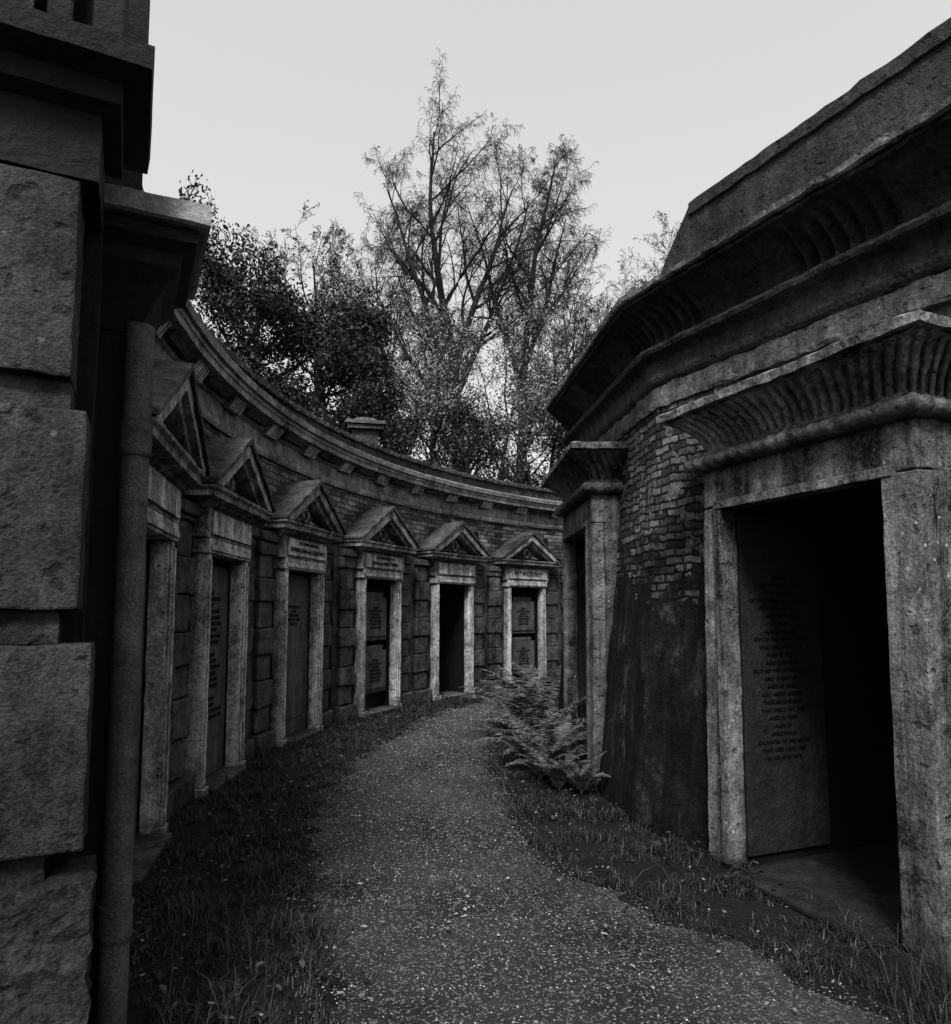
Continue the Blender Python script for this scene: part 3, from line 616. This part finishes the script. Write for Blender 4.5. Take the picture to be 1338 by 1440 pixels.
# ------------------------------------------------------------------ ferns
def fern(loc,size,seed,label):
    r=random.Random(seed); m=MB(); nf=19
    for i in range(nf):
        az=2*math.pi*i/nf+r.uniform(-.25,.25); L=size*r.uniform(.75,1.2); el=R_(r.uniform(58,88)); p=Vector((0,0,0)); pts=[p.copy()]; nseg=14
        dr=r.uniform(5,9.5)
        for k in range(nseg):
            d=Vector((math.cos(az)*math.cos(el),math.sin(az)*math.cos(el),math.sin(el))); p=p+d*L/nseg; el-=R_(dr*(.35+1.1*k/nseg)); pts.append(p.copy())
        m.tube(pts,[.003]*len(pts),3,False)
        side=Vector((-math.sin(az),math.cos(az),0))
        for k in range(3,nseg+1):
            for h in (0,.33,.67):
                t=(k-1+h)/nseg; w=L*.15*(math.sin(math.pi*min(1,(t*.85+.13)))**.7)
                if t>.9: w*=(1-t)*8+.1
                q=pts[k-1].lerp(pts[k],h); fw=(pts[k]-pts[k-1]).normalized()
                for sdn in (-1,1):
                    w2=w*r.uniform(.8,1.1)
                    tip=q+side*sdn*w2+fw*w2*.4+Vector((0,0,-w2*r.uniform(.1,.5))); b=fw*(L/nseg*.095)
                    o=len(m.v); mid=q.lerp(tip,.5)
                    for vv in (q-b,mid-b*1.1,tip,mid+b*1.1,q+b): m.v.append((vv.x,vv.y,vv.z))
                    m.f.append((o,o+1,o+2,o+3,o+4))
    o=m.obj('fern',M_FERN,None,merge=False); o.location=loc; top(o,label,'fern','ferns beside the gravel path'); return o
for i,(x,y,s) in enumerate(((.62,9.2,.95),(.85,8.6,.95),(.55,8.3,.85),(.72,7.7,.85),(.52,7.3,.65),(.95,9.6,.95),(.78,6.9,.65),(.75,10.2,.85),(1.0,10.8,.9),(.86,7.3,.65),(.6,6.7,.48),(.42,8.8,.6),(.72,6.3,.42),(.9,6.2,.42))):
    fern((x,y,0),s,100+i,'large arching fern spilling onto the gravel path' if s>.7 else 'small arching fern at the foot of the tomb')
for i,(ph,r,z,s) in enumerate(((16.5,11.0,2.62,.35),(29,11.0,2.62,.32),(4.7,11.0,2.62,.25),(40.6,11,2.62,.25))):
    x,y=ring(r,ph); fern((x,y,z),s,200+i,'tiny fern rooted on the ledge between pediments')

# ------------------------------------------------------------------ grass
g=MB(); r=random.Random(9)
def blade(x,y,h,z=0,w=.004,lean=.5):
    az=r.uniform(0,6.283); dx,dy=math.cos(az),math.sin(az); l=h*r.uniform(.2,lean+.3)
    o=len(g.v); px,py=-dy*w,dx*w
    g.v.extend([(x-px,y-py,z),(x+px,y+py,z),(x+dx*l*.4+px*.7,y+dy*l*.4+py*.7,z+h*.65),(x+dx*l*.4-px*.7,y+dy*l*.4-py*.7,z+h*.65),(x+dx*l,y+dy*l,z+h*r.uniform(.5,1))])
    g.f.extend([(o,o+1,o+2,o+3),(o+3,o+2,o+4)])
cnt=0
while cnt<52000:
    y=2.0+11*(r.random()**1.6); x=r.uniform(-2.4,1.9)
    R=math.hypot(x-CX,y-CY)
    a,b=edge(LE,y),edge(RE,y)
    if a<x<b and not (min(x-a,b-x)<.28 and r.random()<.35*(1-min(x-a,b-x)/.28)): continue
    if R>10.9 and y>3: continue
    if x>b and (R<7.3): continue
    if x<-1.15 and y<2.6: continue
    dn=noise.noise(Vector((x*3.5,y*3.5,0)))+.5*noise.noise(Vector((x*9,y*9,0)))
    if r.random()>.4+dn*1.5: continue
    h=r.uniform(.012,.042)*(1+max(0,dn)*2.0)
    if r.random()<.012: h*=3
    blade(x,y,h,w=.0016+.0007*y*.5,lean=1.4); cnt+=1
for cx_,cy_,n,h in ((1.75,2.75,160,.38),(1.9,3.0,90,.32),(1.6,2.5,100,.26),(-1.05,3.3,110,.18),(-1.2,4.2,80,.15),(-1.5,5.2,60,.12),(-.9,2.8,120,.19),(-1.35,3.6,100,.2),(1.2,4.9,50,.12),(1.35,4.4,50,.10),(-1.8,6.6,40,.14),(-1.6,8.2,40,.14),(-1.1,2.6,110,.19),(-1.6,4.6,70,.16)):
    for i in range(n): blade(cx_+r.gauss(0,.10),cy_+r.gauss(0,.10),h*r.uniform(.4,1.1),w=.0022,lean=1.0)
top(g.obj('grass',M_GRASS,merge=False),'rough dark grass along both path verges','grass',kind='stuff')
wv=MB()
for (cx_,cy_,n,sp) in ((-1.35,3.4,90,.28),(-1.5,4.4,90,.25),(-1.0,2.9,70,.22),(-1.75,5.6,80,.22),(.85,5.6,90,.18),(1.3,4.7,70,.14),(-1.75,7.4,70,.2),(-1.2,9.5,60,.25),(1.5,4.2,50,.1)):
    for i in range(n):
        x=cx_+r.gauss(0,sp); y=cy_+r.gauss(0,sp); z=abs(r.gauss(0,.04))+.01
        if math.hypot(x-CX,y-CY)>10.82: continue
        s=r.uniform(.010,.024); az=r.uniform(0,6.28); ti=r.uniform(-.7,.7); c,sn=math.cos(az),math.sin(az)
        o=len(wv.v)
        for px,py in ((-1,0),(-.3,.6),(.5,.5),(1,0),(.5,-.5),(-.3,-.6)):
            wv.v.append((x+s*(px*c-py*sn),y+s*(px*sn+py*c),z+s*px*ti+s*abs(py)*.4))
        wv.f.append(tuple(range(o,o+6)))
top(wv.obj('ground_cover',M_GRASS,merge=False),'low broad-leaved weeds and ivy on the verges','weeds',kind='stuff')
g2=MB(); r=random.Random(4); k=0
while k<32000:
    y=2.3+9.5*(r.random()**1.6); a,b=edge(LE,y),edge(RE,y)
    x=r.uniform(a-.15,b+.15); s=r.uniform(.002,.0052)*(1+.09*y)
    if r.random()<.01: s*=1.7
    t=(x-a)/(b-a); z=.006+.03*math.sin(math.pi*max(0,min(1,t)))
    o=len(g2.v); q=[r.uniform(.6,1.2) for _ in range(6)]; c,sn=math.cos(k),math.sin(k)
    g2.v.extend([(x+c*s*q[0],y+sn*s*q[0],z),(x-sn*s*q[1],y+c*s*q[1],z),(x-c*s*q[2],y-sn*s*q[2],z),(x+sn*s*q[3],y-c*s*q[3],z),(x,y,z+s*.6*q[4]),(x,y,z-s*.4)])
    for i in range(4):
        g2.f.append((o+i,o+(i+1)%4,o+4))
    k+=1
top(g2.obj('gravel',M_GRAV,merge=False),'loose pale and dark gravel stones on the path','gravel',kind='stuff')
g3=MB()
for k in range(280):
    y=2.4+8*r.random()**1.3; x=r.uniform(-1.7,1.6)
    if math.hypot(x-CX,y-CY)<7.5 or math.hypot(x-CX,y-CY)>10.8: continue
    s=r.uniform(.007,.022); az=r.uniform(0,6.28); c,sn=math.cos(az),math.sin(az); z=.035+r.random()*.02
    P=[(1,0,.1),(.3,.5,.25),(-.5,.35,.1),(-1,0,.3),(-.4,-.45,.15),(.4,-.45,.3)]
    o=len(g3.v)
    for px,py,pz in P: g3.v.append((x+s*(px*c-py*sn),y+s*(px*sn+py*c),z+s*pz))
    g3.f.append(tuple(range(o,o+6)))
top(g3.obj('leaf_litter',M_LIT,merge=False),'scattered pale fallen leaves on gravel and grass','leaves',kind='stuff')

# ------------------------------------------------------------------ light, world, camera
w=bpy.data.worlds.new('World'); scene.world=w; w.use_nodes=True; nt=w.node_tree; nt.nodes.clear()
o=nt.nodes.new('ShaderNodeOutputWorld'); b=nt.nodes.new('ShaderNodeBackground'); sk=nt.nodes.new('ShaderNodeTexSky')
sk.sky_type='NISHITA'; sk.sun_disc=False; sk.sun_elevation=R_(50); sk.sun_rotation=R_(188); sk.dust_density=4
bw=nt.nodes.new('ShaderNodeRGBToBW'); nt.links.new(sk.outputs[0],bw.inputs[0])
p=math_(nt,'POWER',bw.outputs[0],.3); p=math_(nt,'MULTIPLY',p,5.3)
nt.links.new(p,b.inputs[0]); b.inputs[1].default_value=.12; nt.links.new(b.outputs[0],o.inputs[0])
sun=bpy.data.lights.new('sun','SUN'); sun.energy=4.6; sun.angle=R_(14); sun.color=(1,.995,.985)
so=bpy.data.objects.new('sun',sun); COL.objects.link(so)
d=Vector((.1,.72,-.9)); so.rotation_euler=d.to_track_quat('-Z','Y').to_euler(); so.location=(0,0,20)
cam=bpy.data.cameras.new('camera'); co=bpy.data.objects.new('camera',cam); COL.objects.link(co)
co.location=(0,0,1.55); co.rotation_euler=(R_(95.0),0,0); cam.lens=25; cam.sensor_width=36; cam.shift_y=.0365; cam.clip_end=2000; cam.clip_start=.05
scene.camera=co
scene.view_settings.view_transform='Standard'
